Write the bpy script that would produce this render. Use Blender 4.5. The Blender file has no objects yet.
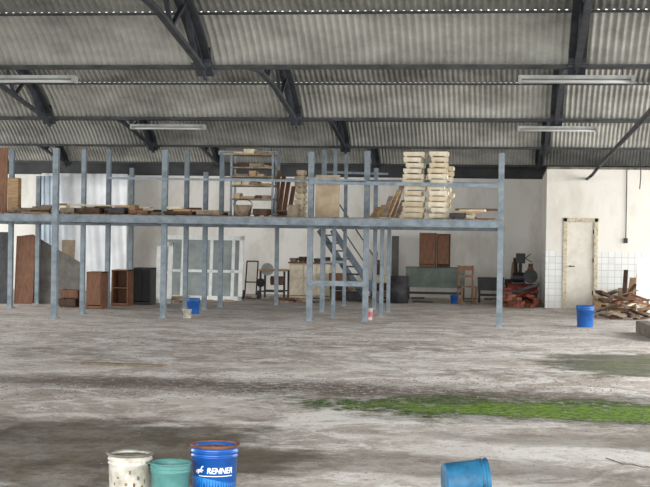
import bpy, math, random
from mathutils import Vector, Matrix, Euler
random.seed(7)
S=bpy.context.scene
COL=S.collection
S.view_settings.view_transform='Standard'
F=1390.0; H=1.65
psi=math.atan(185/F); pt=5.5/F; rho=.0157
fwd=Vector((-math.sin(psi)*math.cos(pt), math.cos(psi)*math.cos(pt), -math.sin(pt)))
r0=Vector((math.cos(psi),math.sin(psi),0)); u0=r0.cross(fwd)
rt=r0*math.cos(rho)+u0*math.sin(rho); up=u0*math.cos(rho)-r0*math.sin(rho)
CAM=Vector((0,0,H))
def ray(px,py): return fwd+rt*((px-325)/F)+up*((243.5-py)/F)
def FL(px,py,z=0.0):
    d=ray(px,py); t=(z-H)/d.z; return CAM+d*t
def AT(px,py,Y):
    d=ray(px,py); return CAM+d*(Y/d.y)
def PPM(p): return F/((p-CAM).dot(fwd))
cd=bpy.data.cameras.new('camera'); cam=bpy.data.objects.new('camera',cd); COL.objects.link(cam)
m=Matrix.Identity(4)
for i in range(3):
    m[i][0]=rt[i]; m[i][1]=up[i]; m[i][2]=-fwd[i]; m[i][3]=CAM[i]
cam.matrix_world=m; cd.sensor_width=36; cd.lens=F/650*36; cd.clip_end=300
S.camera=cam

# ---------------- materials
def lin(c):
    o=[]
    for x in c[:3]:
        x=x/255.0
        o.append(x/12.92 if x<=.04045 else ((x+.055)/1.055)**2.4)
    return (o[0],o[1],o[2],1)
MC={}
def M(name,c1,c2=None,scale=4,rough=.75,metal=0,bump=.15,stretch=(1,1,1),spec=.3):
    if name in MC: return MC[name]
    mt=bpy.data.materials.new(name); mt.use_nodes=True
    nt=mt.node_tree; N=nt.nodes; L=nt.links
    b=N['Principled BSDF']; b.inputs['Roughness'].default_value=rough; b.inputs['Metallic'].default_value=metal
    b.inputs['Specular IOR Level'].default_value=spec
    if c2 is None: c2=tuple(x*.72 for x in c1)
    tc=N.new('ShaderNodeTexCoord'); mp=N.new('ShaderNodeMapping'); mp.inputs['Scale'].default_value=stretch
    L.new(tc.outputs['Object'],mp.inputs['Vector'])
    n=N.new('ShaderNodeTexNoise'); n.inputs['Scale'].default_value=scale; n.inputs['Detail'].default_value=8; n.inputs['Roughness'].default_value=.65
    L.new(mp.outputs[0],n.inputs['Vector'])
    cr=N.new('ShaderNodeValToRGB'); cr.color_ramp.elements[0].position=.35; cr.color_ramp.elements[1].position=.62
    cr.color_ramp.elements[0].color=lin(c2); cr.color_ramp.elements[1].color=lin(c1)
    L.new(n.outputs[0],cr.inputs[0]); L.new(cr.outputs[0],b.inputs['Base Color'])
    if bump:
        bp=N.new('ShaderNodeBump'); bp.inputs['Strength'].default_value=bump; bp.inputs['Distance'].default_value=.01
        L.new(n.outputs[0],bp.inputs['Height']); L.new(bp.outputs[0],b.inputs['Normal'])
    MC[name]=mt; return mt
post_m=M('post_paint',(132,142,149),(98,110,118),6,.55,.05)
beam_m=M('beam_paint',(128,139,146),(96,106,113),5,.55,.05)
dark_steel=M('dark_steel',(60,64,70),(36,39,44),5,.6,.2)
gutter_m=M('gutter_steel',(66,68,69),(42,44,46),5,.7,.1)
stair_m=M('stair_paint',(70,80,90),(44,54,62),6,.5,.2)
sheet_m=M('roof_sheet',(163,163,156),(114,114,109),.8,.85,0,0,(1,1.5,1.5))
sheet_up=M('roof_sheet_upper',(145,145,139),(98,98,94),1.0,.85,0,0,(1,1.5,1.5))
gable_m=M('gable_sheet',(70,72,72),(46,48,48),1.2,.85)
wood_m=M('wood_pine',(178,150,114),(136,106,76),5,.7,0,.2,(1,1,8))
wood_b=M('wood_brown',(118,82,58),(84,56,40),4,.6,0,.2,(8,1,1))
wood_g=M('wood_weathered',(140,126,108),(96,84,70),6,.85,0,.3,(1,6,1))
wood_d=M('wood_dark',(82,60,46),(48,37,30),6,.8)
ply_m=M('plywood',(172,156,132),(140,124,102),3,.8)
cream_m=M('cream_board',(206,192,164),(176,162,134),6,.8)
cream2=M('cream_board_pale',(218,208,188),(190,178,154),6,.8)
white_m=M('white_paint',(232,234,232),(210,212,208),4,.5)
offw=M('off_white_door',(212,208,198),(194,189,176),3,.6)
frame_m=M('door_frame_paint',(204,194,172),(152,140,118),14,.8)
glass_m=M('window_glass',(158,166,164),(130,140,140),2,.15,0,.0,(1,1,1),.6)
grey_m=M('grey_panel',(108,105,100),(80,77,73),3,.8)
green_m=M('machine_green',(104,114,106),(78,88,82),3,.7)
dgrey_m=M('dark_grey',(60,60,62),(36,36,38),5,.6)
black_m=M('black_metal',(28,28,32),(15,15,17),5,.5)
red_m=M('red_rust',(116,48,40),(72,34,28),6,.6)
brick_m=M('red_brick',(138,78,60),(98,54,44),9,.9)
rust_m=M('rust',(116,78,58),(72,50,40),9,.85)
blue_m=M('blue_plastic',(24,88,158),(16,68,132),5,.35,0,.05,(1,1,1),.5)
blue_l=M('blue_tin',(18,84,160),(14,70,142),3,.3,.1,.05,(1,1,1),.5)
blue_ll=M('blue_tin_light',(40,122,190),(34,108,174),3,.3,.1,.05,(1,1,1),.5)
blue_d=M('blue_dirty',(40,104,140),(24,76,108),8,.5,0,.1)
teal_m=M('teal_plastic',(88,136,132),(68,114,112),5,.45,0,.05)
teal_in=M('teal_content',(130,164,158),(96,128,124),9,.4)
wht_b=M('white_plastic_dirty',(192,190,180),(138,132,118),9,.5)
brown_c=M('dirt_content',(128,96,80),(78,58,48),14,.9)
lid_m=M('grey_lid',(120,118,112),(80,78,72),9,.8)
wire_m=M('wire',(70,70,70),(46,46,46),6,.4,.6)
ink_w=M('label_white',(240,242,244),(228,232,236),6,.5,0,0)
plastic_m=M('plastic_sheeting',(226,228,230),(206,210,213),1.5,.4,0,.2)
tarp_b=M('blue_tarp',(182,194,204),(154,168,180),1.5,.5)
moss_s=M('stone_debris',(160,150,137),(104,94,84),9,.95)
leaf_s=M('leaf_litter',(90,72,58),(56,44,37),9,.95)
conc_m=M('concrete_block',(126,118,108),(82,76,70),7,.95)
lampw=M('lamp_housing',(146,148,146),(114,116,114),4,.5)
tube_m=M('lamp_tube',(170,172,170),(158,160,158),2,.3,0,0)
pink_m=M('pink_paint',(196,96,110),(170,76,90),6,.5)

def wallmat(name,base,dark,tile=False):
    mt=bpy.data.materials.new(name); mt.use_nodes=True; nt=mt.node_tree;N=nt.nodes;L=nt.links
    b=N['Principled BSDF']; b.inputs['Roughness'].default_value=.85
    g=N.new('ShaderNodeNewGeometry')
    n=N.new('ShaderNodeTexNoise'); n.inputs['Scale'].default_value=.9; n.inputs['Detail'].default_value=9; n.inputs['Roughness'].default_value=.68
    mp=N.new('ShaderNodeMapping'); mp.inputs['Scale'].default_value=(1,1,.45); L.new(g.outputs['Position'],mp.inputs[0]); L.new(mp.outputs[0],n.inputs['Vector'])
    cr=N.new('ShaderNodeValToRGB'); cr.color_ramp.elements[0].position=.32; cr.color_ramp.elements[1].position=.52
    cr.color_ramp.elements[0].color=lin(dark); cr.color_ramp.elements[1].color=lin(base); L.new(n.outputs[0],cr.inputs[0])
    out=cr.outputs[0]
    if tile:
        sx=N.new('ShaderNodeSeparateXYZ'); L.new(g.outputs['Position'],sx.inputs[0])
        cb=N.new('ShaderNodeCombineXYZ'); L.new(sx.outputs[0],cb.inputs[0]); L.new(sx.outputs[2],cb.inputs[1])
        br=N.new('ShaderNodeTexBrick'); br.offset=0; br.inputs['Scale'].default_value=1; br.inputs['Brick Width'].default_value=.16; br.inputs['Row Height'].default_value=.16; br.inputs['Mortar Size'].default_value=.008
        br.inputs['Color1'].default_value=lin((216,217,214)); br.inputs['Color2'].default_value=lin((206,207,204)); br.inputs['Mortar'].default_value=lin((184,184,179))
        L.new(cb.outputs[0],br.inputs['Vector'])
        lt=N.new('ShaderNodeMath'); lt.operation='LESS_THAN'; lt.inputs[1].default_value=1.42; L.new(sx.outputs[2],lt.inputs[0])
        mx=N.new('ShaderNodeMix'); mx.data_type='RGBA'; L.new(lt.outputs[0],mx.inputs[0]); L.new(out,mx.inputs[6]); L.new(br.outputs[0],mx.inputs[7]); out=mx.outputs[2]
    L.new(out,b.inputs['Base Color']); return mt
wall_m=wallmat('wall_plaster',(220,218,212),(194,189,179))
wallr_m=wallmat('wall_plaster_tiled',(214,211,202),(194,189,177),True)

def floormat():
    mt=bpy.data.materials.new('concrete_floor'); mt.use_nodes=True; nt=mt.node_tree;N=nt.nodes;L=nt.links
    b=N['Principled BSDF']; b.inputs['Specular IOR Level'].default_value=.3
    g=N.new('ShaderNodeNewGeometry'); P=g.outputs['Position']
    def noise(s,d=8,r=.65,w=None,dist=0):
        n=N.new('ShaderNodeTexNoise'); n.inputs['Scale'].default_value=s; n.inputs['Detail'].default_value=d; n.inputs['Roughness'].default_value=r; n.inputs['Distortion'].default_value=dist
        L.new(w or P,n.inputs['Vector']); return n.outputs[0]
    def rng(x,a,bb,c=0.,d=1.):
        k=N.new('ShaderNodeMapRange'); k.interpolation_type='SMOOTHSTEP'
        for i,v in enumerate((a,bb,c,d)): k.inputs[i+1].default_value=v
        L.new(x,k.inputs[0]); return k.outputs[0]
    def math_(op,a,c):
        k=N.new('ShaderNodeMath'); k.operation=op
        for i,v in enumerate((a,c)):
            if isinstance(v,(int,float)): k.inputs[i].default_value=v
            else: L.new(v,k.inputs[i])
        return k.outputs[0]
    def mul(*a):
        o=a[0]
        for x in a[1:]: o=math_('MULTIPLY',o,x)
        return o
    def mix(f,a,c):
        k=N.new('ShaderNodeMix'); k.data_type='RGBA'
        if isinstance(f,(int,float)): k.inputs[0].default_value=f
        else: L.new(f,k.inputs[0])
        for i,v in ((6,a),(7,c)):
            if isinstance(v,tuple): k.inputs[i].default_value=lin(v)
            else: L.new(v,k.inputs[i])
        return k.outputs[2]
    def ell(c,rx,ry,ns,amp,soft=.35):
        vs=N.new('ShaderNodeVectorMath'); vs.operation='SUBTRACT'; L.new(P,vs.inputs[0]); vs.inputs[1].default_value=(c[0],c[1],0)
        vm=N.new('ShaderNodeVectorMath'); vm.operation='MULTIPLY'; L.new(vs.outputs[0],vm.inputs[0]); vm.inputs[1].default_value=(1/rx,1/ry,0)
        ln=N.new('ShaderNodeVectorMath'); ln.operation='LENGTH'; L.new(vm.outputs[0],ln.inputs[0])
        d=math_('ADD',ln.outputs['Value'],math_('MULTIPLY',math_('SUBTRACT',noise(ns,8,.75),.5),amp))
        return rng(d,1-soft,1+soft*.3,1,0)
    big=rng(noise(.35,7,.6),.38,.62)
    med=rng(noise(1.6,9,.75),.40,.60)
    med2=rng(noise(3.2,9,.8,None,.6),.44,.58)
    fine=noise(14,6,.78)
    grit=rng(noise(9,8,.85),.47,.58)
    col=mix(big,(204,196,188),(224,219,213))
    col=mix(mul(rng(noise(.5,10,.72,None,1.0),.47,.54),.6),col,(160,147,137))
    col=mix(mul(med2,rng(noise(.9,6,.7),.46,.58),.55),col,(144,130,119))
    col=mix(mul(rng(noise(.75,10,.78,None,1.2),.49,.56),.9),col,(238,235,231))
    col=mix(mul(rng(noise(2.4,10,.8,None,.5),.51,.59),.6),col,(238,235,231))
    col=mix(mul(rng(noise(5.5,10,.85),.54,.61),.45),col,(130,116,105))
    sx=N.new('ShaderNodeSeparateXYZ'); L.new(P,sx.inputs[0])
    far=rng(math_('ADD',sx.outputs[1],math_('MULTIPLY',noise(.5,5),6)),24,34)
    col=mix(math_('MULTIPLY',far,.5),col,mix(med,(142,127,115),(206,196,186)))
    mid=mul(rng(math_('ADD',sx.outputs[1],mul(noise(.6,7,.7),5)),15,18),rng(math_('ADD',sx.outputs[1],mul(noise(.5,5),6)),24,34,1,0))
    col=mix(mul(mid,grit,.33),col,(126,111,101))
    col=mix(mul(rng(fine,.54,.64),.38),col,(112,99,88))
    col=mix(mul(rng(noise(34,4,.8),.56,.66),.5),col,(240,238,235))
    col=mix(mul(rng(noise(27,5,.8),.58,.65),.45),col,(86,74,64))
    st=FL(300,388); col=mix(mul(ell(st,4.8,1.0,1.2,1.8,.8),rng(noise(7,6,.85),.38,.52),.88),col,(80,68,59))
    st=FL(110,382); col=mix(mul(ell(st,1.8,.7,2,1.6,.7),.6),col,(98,84,73))
    st=FL(60,352); col=mix(mul(ell(st,4.6,1.6,.7,1.8,.6),med,.6),col,(108,93,83))
    st=FL(330,345); col=mix(mul(ell(st,5,1.4,.7,2.0,.6),med2,.6),col,(112,97,87))
    st=FL(480,372); col=mix(mul(ell(st,2,1.0,.9,1.8,.7),med2,.6),col,(112,100,88))
    wet=ell(FL(60,449),2.2,1.9,.9,1.9,.3)
    col=mix(mul(wet,math_('ADD',.72,mul(med,.23))),col,mix(med2,(62,56,43),(98,88,69)))
    wet2=ell(FL(330,462),2.6,.5,1.1,2.6,.35); col=mix(mul(wet2,.5),col,(108,98,85))
    st=FL(585,440); col=mix(mul(ell(st,1.5,.5,1.3,2.2,.4),.5),col,(104,95,80))
    st=FL(560,478); col=mix(mul(ell(st,1.3,.4,1.3,1.8,.5),.4),col,(112,102,90))
    r1=ell(FL(300,409),.85,1.05,3,.35,.12); r2=ell(FL(300,409),.78,.92,3,.35,.12)
    col=mix(mul(math_('SUBTRACT',r1,r2),med,.8),col,(112,102,88))
    # moss
    m1=ell(FL(635,365),1.45,2.0,1.2,2.2,.35)
    col=mix(mul(m1,.85),col,mix(med,(52,50,40),(92,94,58)))
    col=mix(mul(ell(FL(640,367),1.0,1.1,1.7,2.6,.3),grit,.7),col,(74,96,24))
    edge=ell(FL(560,409),3.0,1.45,1.0,2.2,.35); col=mix(mul(edge,math_('ADD',.5,mul(grit,.35))),col,(84,77,61))
    core=ell(FL(555,410),2.7,.95,1.2,2.4,.2)
    col=mix(mul(core,rng(noise(6,8,.85),.42,.50)),col,mix(rng(fine,.42,.58),(34,50,10),(74,104,12)))
    m2=ell(FL(580,412),2.0,.6,1.6,2.6,.2); col=mix(mul(m2,rng(noise(4.5,8,.85),.40,.52)),col,mix(rng(fine,.42,.58),(64,92,4),(118,156,4)))
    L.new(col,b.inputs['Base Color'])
    ro=math_('SUBTRACT',.88,mul(wet,.3)); L.new(ro,b.inputs['Roughness'])
    bp=N.new('ShaderNodeBump'); bp.inputs['Strength'].default_value=.6; bp.inputs['Distance'].default_value=.02
    L.new(math_('ADD',noise(5,8,.7),math_('MULTIPLY',fine,.4)),bp.inputs['Height']); L.new(bp.outputs[0],b.inputs['Normal'])
    return mt

# ---------------- mesh builder
class MB:
    def __init__(s): s.v=[]; s.f=[]
    def add(s,vs,fs):
        o=len(s.v); s.v+=[tuple(v) for v in vs]; s.f+=[tuple(i+o for i in f) for f in fs]; return s
    def box(s,c,size,rot=None):
        x,y,z=[a/2 for a in size]
        vs=[Vector(q) for q in ((-x,-y,-z),(x,-y,-z),(x,y,-z),(-x,y,-z),(-x,-y,z),(x,-y,z),(x,y,z),(-x,y,z))]
        if rot: 
            R=Euler(rot).to_matrix(); vs=[R@v for v in vs]
        c=Vector(c)
        return s.add([v+c for v in vs],[(0,3,2,1),(4,5,6,7),(0,1,5,4),(1,2,6,5),(2,3,7,6),(3,0,4,7)])
    def beam(s,a,b,w,h):
        a=Vector(a);b=Vector(b);d=(b-a).normalized()
        ref=Vector((0,0,1)) if abs(d.z)<.99 else Vector((0,1,0))
        sd=d.cross(ref).normalized(); u=sd.cross(d)
        vs=[]
        for p in (a,b):
            for i,j in ((-1,-1),(1,-1),(1,1),(-1,1)): vs.append(p+sd*(i*w/2)+u*(j*h/2))
        return s.add(vs,[(0,1,2,3),(7,6,5,4),(0,4,5,1),(1,5,6,2),(2,6,7,3),(3,7,4,0)])
    def cyl(s,a,b,r1,r2=None,n=16):
        r2=r1 if r2 is None else r2
        a=Vector(a);b=Vector(b);d=(b-a).normalized()
        ref=Vector((0,0,1)) if abs(d.z)<.99 else Vector((1,0,0))
        x=d.cross(ref).normalized(); y=d.cross(x)
        vs=[];fs=[]
        for p,r in ((a,r1),(b,r2)):
            for i in range(n):
                t=2*math.pi*i/n; vs.append(p+x*(r*math.cos(t))+y*(r*math.sin(t)))
        for i in range(n): j=(i+1)%n; fs.append((i,j,n+j,n+i))
        fs.append(tuple(range(n))[::-1]); fs.append(tuple(range(n,2*n)))
        return s.add(vs,fs)
    def lathe(s,prof,n=40,close=True):
        vs=[];fs=[]
        for (r,z) in prof:
            for i in range(n):
                t=2*math.pi*i/n; vs.append((r*math.cos(t),r*math.sin(t),z))
        for k in range(len(prof)-1):
            for i in range(n):
                j=(i+1)%n; fs.append((k*n+i,k*n+j,(k+1)*n+j,(k+1)*n+i))
        if close: fs.append(tuple(range(n))[::-1]); fs.append(tuple(range((len(prof)-1)*n,len(prof)*n)))
        return s.add(vs,fs)
    def tube(s,pts,r,n=8):
        for a,b in zip(pts[:-1],pts[1:]): s.cyl(a,b,r,r,n)
        return s
    def poly(s,pts,t,axis=1):
        n=len(pts); vs=[(p[0],-t/2,p[1]) for p in pts]+[(p[0],t/2,p[1]) for p in pts]
        fs=[tuple(range(n)),tuple(range(2*n-1,n-1,-1))]+[((i+1)%n,i,n+i,n+(i+1)%n) for i in range(n)]
        return s.add(vs,fs)
    def obj(s,name,mat,parent=None,loc=(0,0,0),rot=(0,0,0),smooth=False,bevel=0):
        me=bpy.data.meshes.new(name); me.from_pydata(s.v,[],s.f); me.update(); me.materials.append(mat)
        if smooth:
            for p in me.polygons: p.use_smooth=len(p.vertices)<=4
        o=bpy.data.objects.new(name,me); COL.objects.link(o); o.location=loc; o.rotation_euler=rot
        if parent: o.parent=parent
        if bevel:
            b=o.modifiers.new('bevel','BEVEL'); b.width=bevel; b.segments=2; b.limit_method='ANGLE'
        return o
def tag(o,label,cat,group=None):
    o['label']=label; o['category']=cat
    if group: o['group']=group
    return o
def thing(name,label,cat,loc,rz=0,rot=None,group=None):
    e=bpy.data.objects.new(name,None); COL.objects.link(e); e.location=loc; e.rotation_euler=rot or (0,0,rz); e.empty_display_size=.1
    return tag(e,label,cat,group)
def dup(root,loc,rot=None,label=None):
    c=root.copy(); COL.objects.link(c); c.location=loc
    if rot is not None: c.rotation_euler=rot
    if label: c['label']=label
    for ch in [o for o in bpy.data.objects if o.parent==root]:
        k=ch.copy(); COL.objects.link(k); k.parent=c
        for g in [o for o in bpy.data.objects if o.parent==ch]:
            q=g.copy(); COL.objects.link(q); q.parent=k
    return c
def struct(o): o['kind']='structure'; return o

# ---------------- shell
X0,X1=-19.0,7.0
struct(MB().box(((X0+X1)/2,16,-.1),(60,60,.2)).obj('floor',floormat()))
VZ=3.65; VAL=[9.05+7.06*i for i in range(-1,6)]
prof=[(0,0),(.2,.17),(.4,.31),(.74,.5),(1.2,.70),(1.8,.88),(2.6,1.03),(3.53,1.10)]
def sheet(pts,pitch,amp):
    nx=int((X1-X0)/pitch*6); vs=[];fs=[]
    nr=[]
    for i,p in enumerate(pts):
        a=pts[max(0,i-1)];b=pts[min(len(pts)-1,i+1)]; d=Vector((b[0]-a[0],b[1]-a[1])).normalized(); nr.append((-d.y,d.x))
    for i,p in enumerate(pts):
        for j in range(nx+1):
            x=X0+(X1-X0)*j/nx; w=amp*math.sin(2*math.pi*x/pitch)
            vs.append((x,p[0]+nr[i][0]*w,p[1]+nr[i][1]*w))
    for i in range(len(pts)-1):
        for j in range(nx): k=i*(nx+1)+j; fs.append((k,k+1,k+nx+2,k+nx+1))
    return MB().add(vs,fs)
for i in range(len(VAL)-1):
    a,b=VAL[i],VAL[i+1]
    low=[(b-s,VZ+h) for s,h in prof[:4]]
    struct(sheet(low,.085,.014).obj('ceiling',sheet_m,smooth=True))
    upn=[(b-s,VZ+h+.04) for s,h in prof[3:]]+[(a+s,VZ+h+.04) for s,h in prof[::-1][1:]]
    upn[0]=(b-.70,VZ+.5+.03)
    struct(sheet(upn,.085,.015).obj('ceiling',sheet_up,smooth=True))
for b in VAL:
    g=MB().box(((X0+X1)/2,b,VZ-.01),(X1-X0,.12,.03)).box(((X0+X1)/2,b-.1,VZ+.0),(X1-X0,.02,.025)).obj('gutter_beam',gutter_m)
    tag(g,'dark steel gutter beam along the roof valley','beam','roof valley beams')
    if b>9:
        q=MB().box(((X0+X1)/2,b-.80,VZ+.50),(X1-X0,.035,.028)).obj('purlin',gutter_m)
        tag(q,'dark steel purlin under the corrugated roof sheets','beam','roof purlins')
# walls
YB=39.6
struct(MB().box((-9.0,YB+.1,1.7),(22,.2,3.4)).obj('wall_back',wall_m))
struct(MB().box((-6,YB+.1,4.05),(27,.1,1.3)).obj('wall_gable',gable_m))
cR=AT(545,300,34.8); XR=cR.x
dA=AT(562,308,34.8).x; dB=AT(597,308,34.8).x; dz=2.24
w=MB()
w.box(((XR+dA)/2,34.9,1.72),(dA-XR,.2,3.44)).box(((dB+7.5)/2,34.9,1.72),(7.5-dB,.2,3.44)).box(((dA+dB)/2,34.9,(dz+3.44)/2),(dB-dA,.2,3.44-dz))
struct(w.obj('wall_front',wallr_m))
struct(MB().box((XR+.1,37.3,1.72),(.2,4.58,3.44)).obj('wall_side',wallr_m))
struct(MB().box(((XR+7.5)/2,37.3,3.47),(7.5-XR,5.0,.06)).obj('trim_1',conc_m))
dr=thing('door_1','off-white hinged door in a worn beige frame','door',((dA+dB)/2,34.82,0)); struct(dr)
dw=dB-dA
MB().box((-dw/2+.05,0,dz/2),(.1,.12,dz)).box((dw/2-.05,0,dz/2),(.1,.12,dz)).box((0,0,dz-.05),(dw,.12,.1)).obj('door_frame',frame_m,dr,bevel=.01)
MB().box((0,.04,(dz-.1)/2+.01),(dw-.2,.05,dz-.12)).obj('door_leaf',offw,dr)
MB().cyl((-dw/2+.18,.02,1.05),(-dw/2+.18,-.05,1.05),.02).cyl((-dw/2+.18,-.05,1.05),(-dw/2+.29,-.05,1.05),.012).obj('handle',dgrey_m,dr)
for z in (.4,1.2,1.9): MB().box((dw/2-.11,.0,z),(.03,.03,.1)).obj('hinge',dgrey_m,dr)

# ---------------- roof trusses
def truss(loc):
    t=thing('roof_truss','dark steel lattice truss following the arched roof bay','truss',loc,group='roof trusses')
    tp=[(s,h-.09) for s,h in prof]+[(7.06-s,h-.09) for s,h in prof[::-1][1:]]
    bc=[(0,-.05),(2.3,.30),(3.53,.38),(4.76,.30),(7.06,-.05)]
    def bz(y):
        for (a,b),(c,d) in zip(bc[:-1],bc[1:]):
            if a<=y<=c: return b+(d-b)*(y-a)/(c-a)
    def tz(y):
        for (a,b),(c,d) in zip(tp[:-1],tp[1:]):
            if a<=y<=c: return b+(d-b)*(y-a)/(c-a)
    mb=MB()
    for a,b in zip(tp[:-1],tp[1:]):
        mb.beam((0,a[0],a[1]),(0,b[0],b[1]),.2,.05); mb.beam((0,a[0],a[1]-.03),(0,b[0],b[1]-.03),.03,.1)
    mb.obj('top_chord',dark_steel,t)
    mb=MB()
    for a,b in zip(bc[:-1],bc[1:]): mb.beam((0,a[0],a[1]),(0,b[0],b[1]),.07,.05)
    mb.obj('bottom_chord',dark_steel,t)
    ys=[.55+.6*i for i in range(11)]
    for i,y in enumerate(ys[:-1]):
        y2=ys[i+1]
        a,b=((0,y,bz(y)),(0,y2,tz(y2))) if i%2==0 else ((0,y,tz(y)),(0,y2,bz(y2)))
        MB().beam(a,b,.05,.04).obj('web_bar',dark_steel,t)
    MB().box((0,6.9,.0),(.22,.3,.02)).box((0,6.85,.12),(.2,.03,.3)).obj('bearing_plate',dark_steel,t)
    return t
t0=truss((.72,VAL[1],VZ))
for xs in (-12.24,-7.92,-3.6,.72,5.04):
    for i in range(1,6):
        if i==5 and xs>5: continue
        if xs==.72 and i==1: continue
        if i==1 and (xs<-4 or xs>4): continue
        if xs<-12 and i<4: continue
        if xs<-7 and i<2: continue
        if xs>4 and i<3: continue
        dup(t0,(xs,VAL[i],VZ))

# ---------------- fluorescent fixtures
def lamp(loc,l=1.3):
    t=thing('fluorescent_lamp','grey fluorescent tube fixture hung under the roof beam','lamp',loc,group='fluorescent fixtures')
    MB().poly([(-l/2,.04),(l/2,.04),(l/2,-.0),(-l/2,-.0)],.14).obj('housing',lampw,t)
    MB().cyl((-l/2+.04,-.03,-.025),(l/2-.04,-.03,-.025),.016).obj('tube',tube_m,t,smooth=True)
    MB().cyl((-l/2+.04,.04,-.025),(l/2-.04,.04,-.025),.016).obj('tube',tube_m,t,smooth=True)
    for s in (-1,1): MB().box((s*(l/2-.02),0,-.02),(.04,.14,.05)).obj('end_cap',lampw,t)
    for s in (-.8,.8): MB().cyl((s*l/2,0,.04),(s*l/2,0,.13),.008).obj('hanger',dark_steel,t)
    return t
lp=None
for px,py,vi,l in ((576,79,2,1.3),(24,77,2,1.3),(168,125.5,3,1.25),(558,127.5,3,1.3),(248,152,4,1.2)):
    Y=VAL[vi]-.05; P=AT(px,py,Y); loc=(P.x,Y,VZ-.15)
    if lp is None: lp=lamp(loc,l)
    else: dup(lp,loc)
a=AT(650,112,18.2); b_=AT(600,165,31.4)
mb=MB().tube([a+(a-b_)*.3,a,b_],.04,10).tube([b_,Vector((b_.x-.1,32.5,3.2)),Vector((b_.x-.1,34.79,3.2))],.035,8)
tag(mb.obj('overhead_pipe',dgrey_m,smooth=True),'dark insulated pipe hanging along the roof','pipe')
c=AT(627,170,34.75)
tag(MB().tube([(c.x,34.76,3.44),(c.x,34.76,1.75)],.012,8).box((c.x,34.76,1.7),(.09,.06,.12)).obj('wall_conduit',dgrey_m),'thin dark conduit dropping to a switch box','pipe')
c=AT(640,170,33)
tag(MB().tube([(c.x,33,4.1),(c.x+.02,33,3.2),(c.x,33,2.9)],.012,8).obj('hanging_cable',black_m),'short dark cable dangling from the roof','cable')

# ---------------- mezzanine
ZD=2.05
mz=thing('mezzanine_rack','blue-grey slotted steel mezzanine with plank deck','mezzanine',(0,0,0))
def post(px,top,base,w=.1,ztop=None):
    p=FL(px,base); z=AT(px,top,p.y).z
    mb=MB(); t=.012
    mb.box((0,-w/2,z/2),(w,t,z)).box((-w/2,0,z/2),(t,w,z)).box((w/2,0,z/2),(t,w,z)).box((0,0,.01),(w+.08,w+.08,.02))
    k=.15
    while k<z-.05: mb.box((0,-w/2-.008,k),(w*.35,.006,.03)); k+=.12
    mb.obj('post',post_m,mz,(p.x,p.y,0)); return p
front=[post(*a) for a in ((54,148,318),(163,150,318),(309,152,321),(365,151,321),(499,153,327))]
YF=26.7
for a in ((82,149,314,.08),(107,149,308,.09),(130,168,305,.09),(37,176,304,.09),(10,150,308,.09),(185,150,309,.09),(204,172,310,.09),(220,150,307,.09),(276,150,305,.08),(322,150,312,.09),(344,153,306,.07),(374,168,310,.08),(381,225,316,.07),(388,226,312,.07),(333,150,318,.06)):
    post(*a)
XL=-13.5; XE=front[-1].x+.05
MB().box(((XL+XE)/2,YF-.07,ZD-.09),(XE-XL,.05,.12)).box(((XL+XE)/2,YF-.11,ZD-.025),(XE-XL,.05,.018)).box(((XL+XE)/2,YF-.11,ZD-.15),(XE-XL,.05,.018)).obj('front_beam',beam_m,mz)
MB().box(((XL+XE)/2,30,ZD-.1),(XE-XL,.06,.16)).obj('back_beam',beam_m,mz)
MB().box(((XL+XE)/2,33,ZD-.1),(XE-XL,.06,.16)).obj('back_beam',beam_m,mz)
for x in [front[0].x,front[1].x,front[2].x,front[3].x,XE-.05,-7.6,-5,-12]:
    MB().box((x,29.9,ZD-.11),(.06,6.3,.12)).obj('cross_beam',beam_m,mz)
x=XL
mb=MB()
while x<XE-.3:
    w_=random.uniform(.24,.3); mb.box((x+w_/2,29.9+random.uniform(-.02,.02),ZD-.01),(w_-.012,6.4,.03)); x+=w_
mb.box(((x+XE)/2,29.9,ZD-.01),(XE-x,6.4,.03))
mb.obj('deck_planks',wood_g,mz)
def rail(px1,py1,px2,py2,Y,h=.06):
    a=AT(px1,py1,Y);b=AT(px2,py2,Y); MB().beam(a,b,.04,h).obj('rail',post_m,mz)
rail(309,182,499,186,YF,.07); rail(309,179,366,181,YF,.05)
rail(220,178,499,184,30,.05); rail(107,178,310,181,YF+.1,.045)
rail(322,172,388,174,31.5,.05); rail(366,181,440,181,29,.05)
rail(309,283,366,284,YF,.1); rail(322,262,344,262,29.5,.05)
# staircase
sa=FL(328,303); st=thing('staircase','steep dark steel stairs up to the mezzanine','stairs',(sa.x,sa.y,0),rz=-.95)
hh=1.86; run=1.35
for s in (-.36,.36):
    MB().beam((s,run,0.03),(s,-.1,hh),.04,.15).obj('stringer',stair_m,st)
    MB().tube([(s,run,.9),(s,-.1,hh+.9-.02)],.018).obj('handrail',stair_m,st)
    MB().tube([(s,run,.05),(s,run,.9)],.018).obj('baluster',stair_m,st)
for i in range(9):
    k=(i+.7)/9.4; MB().box((0,run+(-.1-run)*k,hh*k),(.7,.2,.035)).obj('tread',dgrey_m,st)

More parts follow.
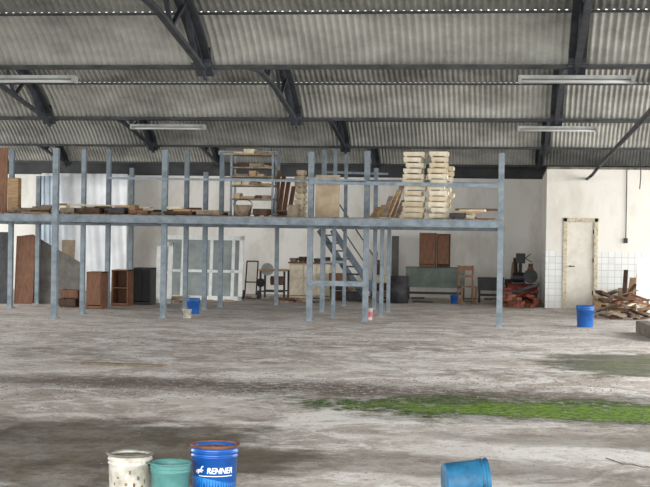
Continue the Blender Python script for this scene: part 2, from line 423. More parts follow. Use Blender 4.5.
# ---------------- generic makers
def plank(name,a,b,w,t,mat,label,cat='plank',group=None):
    a=Vector(a);b=Vector(b);mid=(a+b)/2
    o=MB().beam(a-mid,b-mid,w,t).obj(name,mat,None,mid); return tag(o,label,cat,group)
OCC=[]
def corners(x,y,l,w,a):
    c,s=math.cos(a),math.sin(a); return [(x+c*i*l/2-s*j*w/2,y+s*i*l/2+c*j*w/2) for i,j in ((-1,-1),(1,-1),(1,1),(-1,1))]
def sat(A,B):
    for P_ in (A,B):
        for i in range(4):
            ex,ey=P_[(i+1)%4][0]-P_[i][0],P_[(i+1)%4][1]-P_[i][1]; nx,ny=-ey,ex
            pa=[x*nx+y*ny for x,y in A]; pb=[x*nx+y*ny for x,y in B]
            if max(pa)<min(pb) or max(pb)<min(pa): return False
    return True
def drop(x,y,l,w,t,a,base,mat,label,group,name='wood_scrap',zmax=9,tilt=0,cat='scrap wood'):
    C=corners(x,y,l+.01,w+.01,a); z=base
    for B,zz in OCC:
        if zz>=z-1.9 and abs(B[0][0]-x)<3 and sat(C,B): z=max(z,zz)
    if z+t>base+zmax: return None
    rise=l*math.sin(abs(tilt))
    OCC.append((C,z+t+rise*.6))
    return tag(MB().box((0,0,0),(l,w,t)).obj(name,mat,None,(x,y,z+t/2+rise/2),(0,tilt,a)),label,cat,group)
def occ_box(x,y,l,w,a,top): OCC.append((corners(x,y,l,w,a),top))
def panel(px1,py1,px2,py2,Y,mat,name,label,cat,th=.03,lean=.0,floorz=0,group=None):
    a=AT(px1,py2,Y);b=AT(px2,py1,Y); w_=b.x-a.x; h_=b.z-floorz
    o=MB().box((0,0,h_/2),(w_,th,h_)).obj(name,mat,None,((a.x+b.x)/2,Y,floorz),(-lean,0,0),bevel=.004)
    occ_box((a.x+b.x)/2,Y,w_,th+.1,0,floorz+h_)
    return tag(o,label,cat,group)
def cabinet(px1,px2,ptop,pbase,bodym,doorm,label,depth=.5,doors=2,z0=0,Y=None,name='cabinet',cat='cabinet',open_front=False):
    if Y is None: Y=FL((px1+px2)/2,pbase).y
    a=AT(px1,pbase,Y);b=AT(px2,ptop,Y); w_=b.x-a.x; h_=b.z-z0
    t=thing(name,label,cat,((a.x+b.x)/2,Y,z0))
    MB().box((-w_/2+.012,depth/2,h_/2),(.024,depth,h_)).box((w_/2-.012,depth/2,h_/2),(.024,depth,h_)).box((0,depth/2,h_-.012),(w_,depth,.024)).box((0,depth/2,.04),(w_-.04,depth-.01,.06)).box((0,depth-.01,h_/2),(w_-.04,.015,h_-.02)).box((0,depth/2,h_*.5),(w_-.05,depth-.05,.02)).obj('body',bodym,t)
    occ_box((a.x+b.x)/2,Y+depth/2,w_,depth+.1,0,z0+h_)
    if not open_front:
        dw_=(w_-.04)/doors
        for i in range(doors):
            cx=-w_/2+.02+dw_*(i+.5)
            d=MB().box((0,0,0),(dw_-.01,.02,h_-.12)).obj('door',doorm,t,(cx,-.005,h_/2+.03),bevel=.003)
            MB().cyl((0,-.01,0),(0,-.035,0),.012,n=10).obj('knob',dgrey_m,d,((dw_/2-.05)*(1 if i==0 else -1),0,.05))
    return t
def tray(loc,w_=.46,h_=.11,d=.42,mat=cream_m,rz=0,label='cream wooden tray stacked in a tall column',name='wooden_tray',cat='tray',group='stacked cream trays'):
    mb=MB(); t=.02
    mb.box((0,0,.025),(w_-.03,d-.03,.015))
    mb.box((0,-d/2+t/2,h_/2+.015),(w_,t,h_-.035)).box((0,d/2-t/2,h_/2+.015),(w_,t,h_-.035)).box((-w_/2+t/2,0,h_/2+.015),(t,d,h_-.035)).box((w_/2-t/2,0,h_/2+.015),(t,d,h_-.035))
    for s in (-1,1):
        for u in (-1,1): mb.box((s*(w_/2-.05),u*(d/2-.05),.01),(.05,.05,.02))
    occ_box(loc[0],loc[1],w_,d,rz,loc[2]+h_)
    return tag(mb.obj(name,mat,None,loc,(0,0,rz),bevel=.003),label,cat,group)
Zs=ZD+.006
def DX(px,Y=27.4): return AT(px,200,Y).x
def stack(px,Y,n,w_,h_,off=.05,mats=(cream_m,cream2),z0=Zs,label='cream wooden tray stacked in a tall column'):
    for i in range(n):
        tray((DX(px,Y)+random.uniform(-off,off),Y+random.uniform(-.02,.02),z0+i*h_),w_*random.choice((1,.85,1)),h_-.004,.42,random.choice(mats),random.uniform(-.05,.05),label)
stack(414,27.5,12,.44,.11,.03); stack(438,27.35,12,.38,.11,.035)
stack(440,28.6,10,.5,.11)
stack(464,27.6,2,.42,.09)
stack(301,27.9,8,.2,.12,.01,(ply_m,cream_m),label='small beige box in a narrow stack')
for i,(x1,x2,t_) in enumerate(((384,390,196),(388,398,190),(393,401,184),(379,383,205),(397,403,200),(372,378,207))):
    Y=27.0+i*.06
    plank('wooden_board',(DX(x1,Y),Y,Zs+.02),(DX(x2,Y),Y+.25,AT(x2,t_,Y).z),.1,.025,wood_m if i%2 else wood_g,'rough pine board leaning on the tray stack','plank',group='boards leaning on the mezzanine')
for px1,px2,t_ in ((279,282,176),(283.5,287,180),(289,292,186),(274.5,277,170)):
    Y=28.2
    plank('wooden_board',(DX(px1,Y),Y,Zs+.02),(DX(px2,Y),Y+.2,AT(px2,t_,Y).z),.09,.025,wood_b if px1%2 else wood_m,'brown board standing upright on the deck','plank',group='upright boards on the mezzanine')
panel(315,175,340,219,27.2,ply_m,'plywood_sheet','tan plywood sheet standing on the mezzanine deck','board',.02,.03,Zs)
panel(-8,148,8,214,28,wood_b,'wooden_board','reddish brown wooden board standing on the deck','board',.03,.0,Zs)
panel(9,178,20,214,28.6,wood_m,'pine_box','small pine box standing beside a brown board','box',.2,.0,Zs)
panel(288,205,298,220,26.95,wood_g,'wooden_box','small weathered wooden box on the deck','box',.25,0,Zs)
Y=27.6; ax=DX(232,Y); bx=DX(275,Y); zt=AT(250,154,Y).z
sh=thing('shelf_unit','weathered open shelving rack loaded with boards','shelf',((ax+bx)/2,Y,Zs)); sw=bx-ax; hz=zt-Zs
occ_box((ax+bx)/2,Y,sw,.5,0,zt)
for sx in (-1,1):
    for sy in (-.2,.2): MB().box((sx*(sw/2-.02),sy,hz/2),(.04,.04,hz)).obj('upright',post_m,sh)
shz=[.35,.62,.80,.98,hz-.02]
for z in shz: MB().box((0,0,z),(sw,.46,.03)).obj('shelf_board',wood_g,sh)
for z in shz:
    x=-sw/2+.06
    while x<sw/2-.12:
        w_=random.uniform(.08,.3); h_=random.uniform(.03,.11)
        if x+w_>sw/2-.05: break
        tag(MB().box((0,0,h_/2),(w_,.35,h_)).box((0,-.18,h_*.5),(w_*.7,.012,h_*.4)).obj('wood_offcut',random.choice((cream_m,wood_m,wood_g,ply_m,wood_d)),None,((ax+bx)/2+x+w_/2,Y,Zs+z+.016),bevel=.003),'short wood offcut stored on the shelving rack','offcut','offcuts on the shelf')
        x+=w_+.02
bk=thing('wire_basket','small dark wire basket on the mezzanine deck','basket',(DX(243,27.05),27.05,Zs)); occ_box(DX(243,27.05),27.05,.4,.4,0,Zs+.4)
MB().lathe([(.12,0),(.15,.0),(.19,.22),(.185,.22),(.14,.01)],20,False).obj('basket_body',wood_g,bk,smooth=True)
MB().tube([(.19*math.cos(t),0,.22+.12*math.sin(t)) for t in [math.pi*i/10 for i in range(11)]],.008).obj('handle',dgrey_m,bk)
for px,w_,h_,mt in ((90,.5,.12,wood_d),(118,.35,.14,dgrey_m),(140,.4,.09,wood_b),(180,.6,.08,wood_d),(210,.5,.1,wood_g),(128,.18,.2,wood_m),(458,.3,.12,dgrey_m),(70,.3,.12,wood_g),(262,.3,.15,wood_d)):
    tray((DX(px,27.0),27.0+(.35 if px in (128,) else 0),Zs),w_,h_,.3,mt,random.uniform(-.08,.08),'low open wooden box resting on the deck','wooden_box','box','boxes on the mezzanine')
for i in range(120):
    px=random.choice((random.uniform(60,160),random.uniform(60,160),random.uniform(168,228),random.uniform(250,300),random.uniform(448,478),random.uniform(5,50)))
    Y=random.uniform(26.95,29.2); l=random.uniform(.2,.9); a=random.uniform(-.5,.5)
    if DX(px,Y)+l/2>XE: continue
    drop(DX(px,Y),Y,l,random.uniform(.06,.14),random.uniform(.03,.05),a,Zs,random.choice((wood_m,wood_g,wood_d,wood_b,cream_m,wood_g)),'loose wood scrap lying on the mezzanine deck','scraps on the mezzanine',zmax=.22)

# ---------------- plastic sheeting
def curtain(px1,px2,pt_,pb,Y,mat,label,z0=None):
    a=AT(px1,pb,Y);b=AT(px2,pt_,Y); n=60; vs=[];fs=[]
    z0=a.z if z0 is None else z0
    for j in range(9):
        for i in range(n+1):
            u=i/n; x=a.x+(b.x-a.x)*u; z=z0+(b.z-z0)*j/8
            vs.append((x,Y+.02*math.sin(u*26+j*.5)+.012*math.sin(u*71+j),z))
    for j in range(8):
        for i in range(n): k=j*(n+1)+i; fs.append((k,k+1,k+n+2,k+n+1))
    o=MB().add(vs,fs).obj('plastic_sheet',mat,smooth=True); so=o.modifiers.new('s','SOLIDIFY'); so.thickness=.005
    return tag(o,label,'plastic sheet')
curtain(40,128,174,290,38.6,plastic_m,'white translucent plastic sheeting hung over the wall',.01)
curtain(36,58,176,262,38.0,tarp_b,'pale blue tarp hanging by the wall',.01)
Y=FL(45,304).y
a=AT(10,304,Y).x; pts=[(AT(px,py,Y).x-a,max(AT(px,py,Y).z,0)) for px,py in ((14,304),(80,304),(78,262),(60,252),(30,234),(14,236))]
tag(MB().poly(pts,.03).obj('corrugated_panel',grey_m,None,(a,Y+.05,0),(-.1,0,0)),'large grey-brown sheet with a slanted edge leaning up','panel')
panel(14,236,34,303,Y-.15,wood_b,'wooden_board','brown wooden board leaning against a grey sheet','board',.03,.08)
panel(-6,232,8,306,Y-.3,dgrey_m,'dark_sheet','dark grey metal sheet leaning upright','panel',.02,.05)
panel(60,240,74,302,Y+.9,ply_m,'plywood_sheet','pale plywood sheet leaning on the wall','board',.02,.06)
cabinet(86,102,272,309,wood_b,wood_b,'reddish brown wooden cabinet with one door',.5,1)
cabinet(111,128,270,306,wood_b,wood_m,'pine cupboard with dark open interior',.5,2,open_front=True)
cabinet(133,151,268,305,dgrey_m,black_m,'dark metal cabinet with closed doors',.5,2)
def winframe(px1,px2,ptop,pb,panes,label,lean=.1,mat=white_m,dY=0):
    Y=FL((px1+px2)/2,pb).y+dY; a=AT(px1,pb,Y);b=AT(px2,ptop,Y); w_=b.x-a.x;h_=b.z
    t=thing('window_frame',label,'window frame',((a.x+b.x)/2,Y,0),rot=(-lean,0,0),group='salvaged window frames')
    mb=MB(); k=.11
    mb.box((-w_/2+k/2,0,h_/2),(k,.06,h_)).box((w_/2-k/2,0,h_/2),(k,.06,h_)).box((0,0,k/2),(w_,.06,k)).box((0,0,h_-k/2),(w_,.06,k))
    for f in panes[0]: mb.box((-w_/2+w_*f,0,h_/2),(.08,.05,h_))
    for f in panes[1]: mb.box((0,0,h_*f),(w_,.05,.07))
    mb.obj('frame',mat,t); MB().box((0,.015,h_/2),(w_-.1,.008,h_-.1)).obj('glass',glass_m,t)
winframe(158,243,236,300,([.28,.62,.88],[.45]),'wide white window frame with glass leaning on the wall')
winframe(155,172,242,303,([],[.5]),'narrow white window frame leaning upright',.1)
winframe(206,238,248,299,([.5],[.6]),'white double-pane window frame leaning upright',.08,dY=-.5)
def table(px1,px2,ptop,pb,topm,legm,label,depth=.7,name='work_table',apron=0,apm=None):
    Y=FL((px1+px2)/2,pb).y; a=AT(px1,pb,Y);b=AT(px2,ptop,Y); w_=b.x-a.x;h_=b.z
    t=thing(name,label,'table',((a.x+b.x)/2,Y,0))
    MB().box((0,depth/2,h_-.02),(w_,depth,.04)).obj('table_top',topm,t,bevel=.005)
    for sx in (-1,1):
        for yy in (.05,depth-.05): MB().box((sx*(w_/2-.05),yy,(h_-.04)/2),(.05,.05,h_-.04)).obj('leg',legm,t)
    MB().box((0,.05,.2),(w_-.1,.03,.04)).box((0,depth-.05,.2),(w_-.1,.03,.04)).obj('stretcher',legm,t)
    if apron: MB().box((0,.01,h_-.04-apron/2),(w_-.02,.02,apron)).obj('front_panel',apm,t)
    occ_box((a.x+b.x)/2,Y+depth/2,w_,depth+.1,0,h_+.5)
    return t,h_,w_,Y
ts,h_,w_,Y=table(258,286,270,299,wood_m,dgrey_m,'old table saw on a dark steel frame',.8,'table_saw')
MB().cyl((-.1,.4,h_-.3),(.25,.4,h_-.3),.12).obj('motor',rust_m,ts,smooth=True)
MB().cyl((-.2,.38,h_),(-.2,.40,h_),.17,n=28).obj('saw_blade',lampw,ts)
MB().cyl((-.3,-.05,h_-.35),(-.3,-.02,h_-.35),.12,n=20).obj('hand_wheel',black_m,ts)
bx_=thing('hand_cart','dark two-wheeled hand cart leaning by the saw','cart',(AT(251,299,Y-.3).x,Y-.4,0)); occ_box(AT(251,299,Y-.3).x,Y-.4,.5,.6,0,1)
MB().tube([(-.15,0,.12),(-.15,.25,1.0)],.018).tube([(.15,0,.12),(.15,.25,1.0)],.018).tube([(-.15,.1,.45),(.15,.1,.45)],.015).tube([(-.15,.25,1.0),(.15,.25,1.0)],.018).box((0,-.1,.03),(.34,.22,.02)).obj('cart_frame',black_m,bx_)
for s in (-.2,.2): MB().cyl((s-.02,.06,.12),(s+.02,.06,.12),.12,n=20).obj('wheel',dgrey_m,bx_)
ct=cabinet(289,331,264,299,cream_m,cream2,'cream counter cabinet with three doors and wooden top',.6,3)
Y=FL(310,299).y
a=AT(289,299,Y);b=AT(331,264,Y); zc=b.z
MB().box((0,.28,0),(b.x-a.x+.06,.68,.04)).obj('counter_top',wood_b,ct,(0,0,zc+.02))
for i,px in enumerate((294,303,318,326)):
    tray((AT(px,262,Y+.3).x,Y+.3,zc+.042),.2,.1+.04*(i%2),.3,(wood_g,wood_d,dgrey_m,wood_d)[i],0,'small box resting on the cream counter','wooden_box','box','boxes on the counter')
dk,dh,dw2,dY=table(405,465,268,301,grey_m,dgrey_m,'grey-green steel desk with a deep front panel',.7,'steel_desk',.5,green_m)
cabinet(419,436,233,268,wood_b,wood_b,'brown wooden cupboard standing on the steel desk',.4,1,z0=dh,Y=dY+.15)
cabinet(436.5,450,234,268,wood_d,wood_b,'brown wooden cupboard standing on the steel desk',.4,1,z0=dh,Y=dY+.15)
panel(391,236,399,298,38.9,grey_m,'metal_sheet','narrow grey sheet leaning on the plaster wall','panel',.03,.0)
def barrel(px,pb,r,h,mat,label):
    p=FL(px,pb); t=thing('steel_barrel',label,'barrel',(p.x,p.y,0)); occ_box(p.x,p.y,2*r,2*r,0,h)
    MB().lathe([(r,0),(r,h*.32),(r+.012,h*.335),(r,h*.35),(r,h*.65),(r+.012,h*.665),(r,h*.68),(r,h),(r-.015,h),(r-.015,h-.02),(.02,h-.02)],28).obj('barrel_body',mat,t,smooth=True)
    MB().cyl((r*.5,0,h-.02),(r*.5,0,h+.005),.03).obj('bung',black_m,t)
barrel(399,303,.24,.7,dgrey_m,'dark steel barrel standing beside the steel desk')
def crate_stack(px,pb,n,w_,h_,mats,label):
    p=FL(px,pb)
    for i in range(n): tray((p.x+random.uniform(-.03,.03),p.y,i*h_),w_,h_-.003,.4,mats[i%len(mats)],random.uniform(-.05,.05),label,'storage_crate','crate','storage crates beneath the mezzanine')
crate_stack(340,300,3,.55,.24,(wood_d,dgrey_m,wood_b),'dark crate stacked behind the stairs')
crate_stack(358,301,2,.5,.26,(dgrey_m,wood_g),'grey crate stacked behind the stairs')
crate_stack(384,299,3,.4,.22,(wood_g,wood_d,cream_m),'mixed crate stacked near the steel desk')
crate_stack(513,301,3,.42,.2,(wood_d,red_m,dgrey_m),'dark crate stacked by the metal table')
crate_stack(71,307,2,.4,.2,(wood_d,wood_b),'brown crate stacked before the grey sheet')
for x1,x2,t_,mt in ((372,376,252,wood_d),(377,379,260,wood_b),(510,514,262,wood_g),(518,515,258,wood_d)):
    p=FL(x1,298); Y=min(p.y+.4,39.1)
    plank('leaning_board',(AT(x1,298,Y).x,Y,.03),(AT(x2,t_,Y+.3).x,Y+.3,AT(x2,t_,Y+.3).z),.1,.03,mt,'narrow dark board standing among stored clutter','board','boards beneath the mezzanine')
def chair(px,pb,label,mat=wood_b,rz=.3):
    p=FL(px,pb); t=thing('wooden_chair',label,'chair',(p.x,p.y,0),rz); occ_box(p.x,p.y,.5,.5,rz,1)
    for x in (-.19,.19):
        MB().box((x,-.18,.22),(.04,.04,.44)).obj('leg',mat,t)
        MB().box((x,.18,.5),(.04,.04,1.0)).obj('leg',mat,t)
    MB().box((0,0,.455),(.43,.43,.03)).obj('seat',mat,t)
    MB().box((0,.18,.93),(.36,.02,.12)).box((0,.18,.72),(.36,.02,.06)).obj('backrest',mat,t)
chair(467,304.5,'brown wooden chair beside the steel desk')
table(477,504,278,303,black_m,black_m,'black metal table with a dark shelf',.6,'metal_table',.3,dgrey_m)
p=FL(531,306); p.x=XR-.55
mc=thing('air_compressor','red air compressor with a dark motor on top','compressor',(p.x,p.y,0)); occ_box(p.x,p.y,.85,.5,0,1)
MB().cyl((-.38,0,.36),(.38,0,.36),.2,n=24).obj('tank',red_m,mc,smooth=True)
for x in (-.3,.3): MB().box((x,0,.09),(.05,.3,.18)).obj('leg',black_m,mc)
MB().cyl((-.25,0,.72),(.05,0,.72),.13,n=20).box((-.1,0,.58),(.35,.26,.04)).obj('motor',black_m,mc)
MB().cyl((.2,-.12,.76),(.2,-.08,.76),.18,n=24).obj('flywheel',dgrey_m,mc)
MB().box((.2,.03,.78),(.16,.16,.36)).cyl((.2,.03,.95),(.2,.03,1.08),.06).obj('pump',rust_m,mc)
dp=thing('drill_press','dark old drill press standing by the wall','machine',(p.x-.05,p.y+1.0,0)); occ_box(p.x-.05,p.y+1,.5,.6,0,1.4)
MB().box((0,0,.04),(.4,.5,.08)).cyl((0,.1,.08),(0,.1,1.3),.045).obj('column',dgrey_m,dp)
MB().box((0,-.1,1.2),(.24,.5,.26)).cyl((0,-.25,1.1),(0,-.25,.88),.035).obj('drill_head',black_m,dp)
MB().cyl((0,-.2,.62),(0,-.2,.65),.17,n=20).obj('work_plate',dgrey_m,dp)
MB().cyl((.12,-.1,1.2),(.3,-.1,1.1),.012).cyl((.12,-.1,1.2),(.26,-.1,1.32),.012).obj('feed_lever',wire_m,dp)

# crates and boards by the tiled wall
tray((FL(608,312).x,34.3,0),.6,.35,.45,wood_m,.05,'open pine crate beside the tiled wall','wooden_crate','crate',None)
tray((FL(637,316).x,34.3,0),.5,.55,.45,wood_g,-.05,'tall weathered crate beside the tiled wall','wooden_crate','crate',None)
for x1,y1,x2,y2,w_,mt in ((647,315,648,258,.5,white_m),(637,314,642,263,.22,cream_m),(628,313,633,278,.14,wood_m),(614,314,636,284,.12,wood_b),(612,314,603,290,.14,cream_m),(623,314,626,270,.1,wood_d),(640,320,620,302,.14,wood_g)):
    p=FL(x1,y1); q=AT(x2,y2,p.y+.3)
    plank('leaning_board',(p.x,p.y,.03),(q.x,min(q.y,34.7),q.z),w_,.03,mt,'long board leaning over the scrap heap','board','boards over the scrap heap')
random.seed(21)
def scrap(n,x1,x2,y1,y2,lmax,mats,label,group,zmax=.0,xm=99,lmin=.2,ymax=99,tl=0):
    for i in range(n):
        p=FL(random.uniform(x1,x2),random.uniform(y1,y2)); l=random.uniform(lmin,lmax); a=random.uniform(-1.3,1.3); t=random.uniform(.02,.07)
        if p.x+l/2>xm or p.y+l/2>ymax: continue
        drop(p.x,p.y,l,random.uniform(.05,.22),t,a,0,random.choice(mats),label,group,zmax=zmax+t,tilt=random.uniform(-tl,tl))
for i in range(90):
    p=FL(random.uniform(505,544),random.uniform(303,308.5))
    if p.x>XR-.16: continue
    drop(p.x,p.y,.22,.11,.07,random.uniform(-1.5,1.5),0,brick_m if i%4 else rust_m,'loose reddish brick in a pile by the machines','bricks by the machines','brick',.42,random.uniform(-.2,.2),'brick')
WM=(wood_g,wood_d,wood_b,red_m,red_m,dgrey_m,wood_d,brick_m)
scrap(45,504,545,301,308,.7,WM,'splintered wood scrap in a heap by the machines','scraps by the machines',.5,XR-.03,tl=.35)
scrap(95,602,650,309,320,.8,(wood_m,wood_g,wood_b,rust_m,cream_m,wood_g,wood_d),'broken board in a scrap heap by the wall','scraps by the tiled wall',.36,99,ymax=34.7,tl=.35)
scrap(60,150,500,298,303,.6,(wood_m,wood_g,wood_d,wood_b,dgrey_m,wood_d),'loose wood scrap on the concrete floor','scraps beneath the mezzanine',.12)
tag(MB().box((0,0,.11),(.24,2.4,.22)).obj('concrete_curb',conc_m,None,(FL(648,338).x+.1,FL(648,338).y+.2,0),(0,0,.06),bevel=.02),'low dark concrete curb on the floor','curb')
plank('floor_plank',FL(82,363,.013),FL(166,366,.013),.1,.025,wood_g,'flat weathered plank lying on the concrete floor')

# debris (uncountable)
random.seed(5)
mb=MB(); mi=[]
def rock(p,s,fl,k):
    vs=[(p[0]+s*random.uniform(.6,1.2)*a,p[1]+s*random.uniform(.6,1.2)*b,max(0,p[2]+s*c*random.uniform(.4,.8)*fl)) for a,b,c in ((-1,-1,0),(1,-1,0),(1,1,0),(-1,1,0),(0,0,1))]
    mb.add(vs,[(3,2,1,0),(0,1,4),(1,2,4),(2,3,4),(3,0,4)]); mi.extend([k]*5)
for i in range(3800):
    k=random.random(); t=i%2
    if k<.4: px,py=random.uniform(0,650),random.uniform(306,345)
    elif k<.68: px,py=random.uniform(0,620),random.gauss(387,6)
    else: px,py=random.uniform(-5,655),random.uniform(330,485)
    p=FL(px,py)
    if p.y>34.6: continue
    rock(p,random.uniform(.005,.018)*(1 if py<400 else .45),.3 if t else 1,t)
o=mb.obj('gravel_debris',moss_s); o.data.materials.append(leaf_s)
o.data.polygons.foreach_set('material_index',mi)
o['kind']='stuff'; tag(o,'scattered grit and dry leaf crumbs over the concrete floor','debris')

# ---------------- buckets
def bucket(loc,rb,rtp,h,bodym,label,rot=(0,0,0),content=None,cz=.9,handle=True,rings=True,name='paint_bucket',rimm=None,ha=0,group=None):
    t=thing(name,label,'bucket',loc,rot=rot,group=group)
    R=lambda z: rb+(rtp-rb)*z/h
    pr=[(rb*.6,.004),(rb,0),(rb+.002,.01)]
    if rings:
        for z in (h*.80,h*.88): pr+=[(R(z)-.0,z-.006),(R(z)+.006,z-.003),(R(z)+.006,z+.003),(R(z),z+.006)]
    pr+=[(rtp,h-.012),(rtp+.007,h-.008),(rtp+.007,h),(rtp-.006,h),(R(h*.9)-.007,h*.9),(rb-.006,.012),(rb*.5,.01)]
    MB().lathe(pr,48).obj('bucket_body',bodym,t,smooth=True)
    if rimm: MB().lathe([(rtp+.004,h-.014),(rtp+.011,h-.010),(rtp+.011,h+.003),(rtp-.008,h+.003),(rtp-.008,h-.006)],48,False).obj('rim',rimm,t,smooth=True)
    if content: 
        z=h*cz; r=R(z)-.007; mb=MB(); n=40; vs=[(0,0,z+.01)]; fs=[]
        for k in (1,2,3):
            for i in range(n): a=2*math.pi*i/n; vs.append((r*k/3*math.cos(a),r*k/3*math.sin(a),z+random.uniform(-.006,.008)*(k<3)))
        for i in range(n): fs.append((0,1+i,1+(i+1)%n))
        for k in (0,1):
            for i in range(n): j=(i+1)%n; fs.append((1+k*n+i,1+(k+1)*n+i,1+(k+1)*n+j,1+k*n+j))
        mb.add(vs,fs).obj('contents',content,t)
    if handle:
        z=h*.86; r=R(z)+.006
        pts=[Vector((r*math.cos(a),-(r+.012)*math.sin(a)*.9,z-.12*math.sin(a))) for a in [math.pi*i/18 for i in range(19)]]
        Rz=Matrix.Rotation(ha,3,'Z'); pts=[Rz@q for q in pts]
        MB().tube(pts,.0028,6).obj('handle',wire_m,t,smooth=True)
        for q in (pts[0],pts[-1]): MB().cyl(q*1.0+Vector((0,0,0)),(q.x*.95,q.y*.95,q.z),.012,n=12).obj('handle_lug',bodym,t)
    return t
def facing(loc): return math.atan2(-loc[1],-loc[0])
def decal(parent,pts_faces,ang,rfun,mat,name,off=.0015):
    vs=[];
    for x,z in pts_faces[0]:
        r=rfun(z)+off; a=ang+x/r; vs.append((r*math.cos(a),r*math.sin(a),z))
    return MB().add(vs,pts_faces[1]).obj(name,mat,parent)
def textmesh(txt,size,shear=0.2,offset=.0):
    cu=bpy.data.curves.new('t','FONT'); cu.body=txt; cu.size=size; cu.shear=shear; cu.offset=offset; cu.align_x='CENTER'; cu.resolution_u=4
    o=bpy.data.objects.new('t',cu); COL.objects.link(o); bpy.context.view_layer.update()
    me=bpy.data.meshes.new_from_object(o.evaluated_get(bpy.context.evaluated_depsgraph_get()))
    v=[(a.co.x,a.co.y) for a in me.vertices]; f=[tuple(p.vertices) for p in me.polygons]
    bpy.data.objects.remove(o); return v,f
def strip(x1,x2,z1,z2,n=24,wave=None):
    v=[];f=[]
    for i in range(n+1):
        x=x1+(x2-x1)*i/n; d=wave(i/n) if wave else 0; v+= [(x,z1+d),(x,z2+d)]
    for i in range(n): f.append((2*i,2*i+2,2*i+3,2*i+1))
    return v,f
p=FL(214,498.5)
bb=bucket((p.x,p.y,0),.132,.146,.345,blue_l,'blue metal paint bucket with white lettering',content=brown_c,cz=.93,rimm=rust_m,ha=3.3)
R=lambda z:.132+.014*z/.345
an=facing(p)
v,f=textmesh('RENNER',.06,.15,.0)
xs=[a[0] for a in v]; sc=.172/(max(xs)-min(xs)); cx=(max(xs)+min(xs))/2
V=[];Fc=[]
for dxx in (-.0012,0,.0012):
    o_=len(V); V+=[((x-cx)*sc+.040+dxx,z*sc*1.15+.178) for x,z in v]; Fc+=[tuple(i+o_ for i in q) for q in f]
decal(bb,(V,Fc),an,R,ink_w,'lettering',.0015)
def strokes(lines,w):
    V=[];Fc=[]
    for ln in lines:
        for (a,b) in zip(ln[:-1],ln[1:]):
            dx,dz=b[0]-a[0],b[1]-a[1]; L_=math.hypot(dx,dz) or 1; nx,nz=-dz/L_*w/2,dx/L_*w/2; o=len(V)
            V+=[(a[0]+nx,a[1]+nz),(b[0]+nx,b[1]+nz),(b[0]-nx,b[1]-nz),(a[0]-nx,a[1]-nz)]; Fc.append((o,o+1,o+2,o+3))
    return V,Fc
em=[[(-.112,.188),(-.100,.194),(-.088,.192),(-.078,.198),(-.070,.214),(-.060,.212)],[(-.078,.198),(-.068,.190),(-.060,.192)],[(-.088,.190),(-.078,.180),(-.070,.184)],[(-.100,.192),(-.108,.180),(-.118,.176)],[(-.112,.190),(-.122,.186),(-.128,.176)],[(-.095,.19),(-.098,.178),(-.108,.170)]]
em=strokes([[((x+.09)*.85-.098,(z-.19)*1.1+.196) for x,z in l] for l in em],.0065)
decal(bb,em,an,R,ink_w,'emblem',.0016)
decal(bb,strip(-.105,.125,.160,.164),an,R,ink_w,'label_stripe')
v,f=strip(-.26,.26,.015,.135,40,lambda u:.02*math.sin(u*6)); decal(bb,(v,f),an,R,blue_ll,'label_band',.001)
p=FL(129.5,500); wb=bucket((p.x,p.y,0),.122,.134,.295,wht_b,'grimy white plastic paint bucket with dark smears',content=lid_m,cz=.94,ha=2.6,rimm=lid_m)
an=facing(p); R2=lambda z:.122+.012*z/.295
random.seed(3)
for i in range(9):
    x=-.11+i*.026; z1=random.uniform(.08,.2); decal(wb,strip(x,x+random.uniform(.006,.018),z1,z1+random.uniform(.008,.03),3),an,R2,(lid_m,brown_c)[i%2],'label_mark',.0012)
p=FL(170,503); tb=bucket((p.x,p.y,0),.105,.125,.255,teal_m,'round teal plastic tub holding murky residue',content=teal_in,cz=.86,handle=False,name='plastic_tub',rings=True)
p=FL(465,504)
Rm=(Matrix.Rotation(math.radians(14),3,'Z')@Matrix.Rotation(math.radians(87.4),3,'Y'))
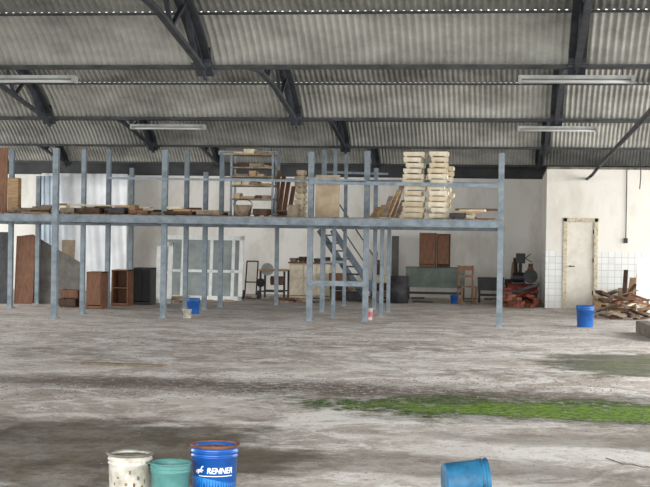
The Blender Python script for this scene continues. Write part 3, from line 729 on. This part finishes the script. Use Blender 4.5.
tp_=bucket((p.x-.13,p.y-.03,.138),.115,.132,.27,blue_d,'dirty blue plastic bucket lying on its side',rot=Rm.to_euler(),content=None,ha=1.57)
p=FL(585,327); bucket((p.x,p.y,0),.15,.175,.42,blue_m,'blue plastic drum standing on the dusty floor',handle=True,content=brown_c,cz=.9,name='plastic_drum',ha=.3)
p=FL(187,318); bucket((p.x,p.y,0),.08,.09,.18,wht_b,'small white paint can beside a blue bucket',content=lid_m,name='paint_can')
p=FL(192,314); bucket((p.x,p.y+.12,0),.12,.14,.33,blue_m,'small blue bucket beside a white paint can',content=brown_c)
p=FL(369,320); q=bucket((p.x,p.y,0),.065,.07,.24,wht_b,'small white paint can with a pink band',name='paint_can',handle=False)
MB().lathe([(.068,.06),(.071,.16)],24,False).obj('label_band',pink_m,q)
p=FL(455,303); bucket((p.x,p.y-.3,0),.1,.11,.22,blue_m,'small blue bucket beside the steel desk')
pts=[FL(x,y,.004) for x,y in ((606,458),(615,461),(622,464),(632,464),(642,467),(652,467))]
tag(MB().tube(pts,.003,6).obj('floor_cable',leaf_s),'thin dark cable lying on the concrete floor','cable')

# ---------------- light
w=bpy.data.worlds.new('world'); S.world=w; w.use_nodes=True
bg=w.node_tree.nodes['Background']; bg.inputs[0].default_value=(.965,.985,1,1); bg.inputs[1].default_value=2.75
def area(name,loc,target,sx,sy,pw,col=(1,.995,.985)):
    l=bpy.data.lights.new(name,'AREA'); l.shape='RECTANGLE'; l.size=sx; l.size_y=sy; l.energy=pw; l.color=col
    o=bpy.data.objects.new(name,l); COL.objects.link(o); o.location=loc
    d=Vector(target)-Vector(loc); o.rotation_euler=d.to_track_quat('-Z','Y').to_euler(); return o
area('side_fill_light',(9,23,2.2),(-8,27,1.5),20,3.5,1950)  # added fill lamp out of view, brightens the dim depth from the right
area('side_fill_light',(-20,25,2.2),(-5,29,1.5),20,3.5,2050)  # same kind of added fill from the left, no actual opening modelled
area('rear_fill_light',(-2,-4,2.6),(-3,20,2.2),14,3.5,3000)  # added soft fill lamp behind the camera, lifts floor and roof underside
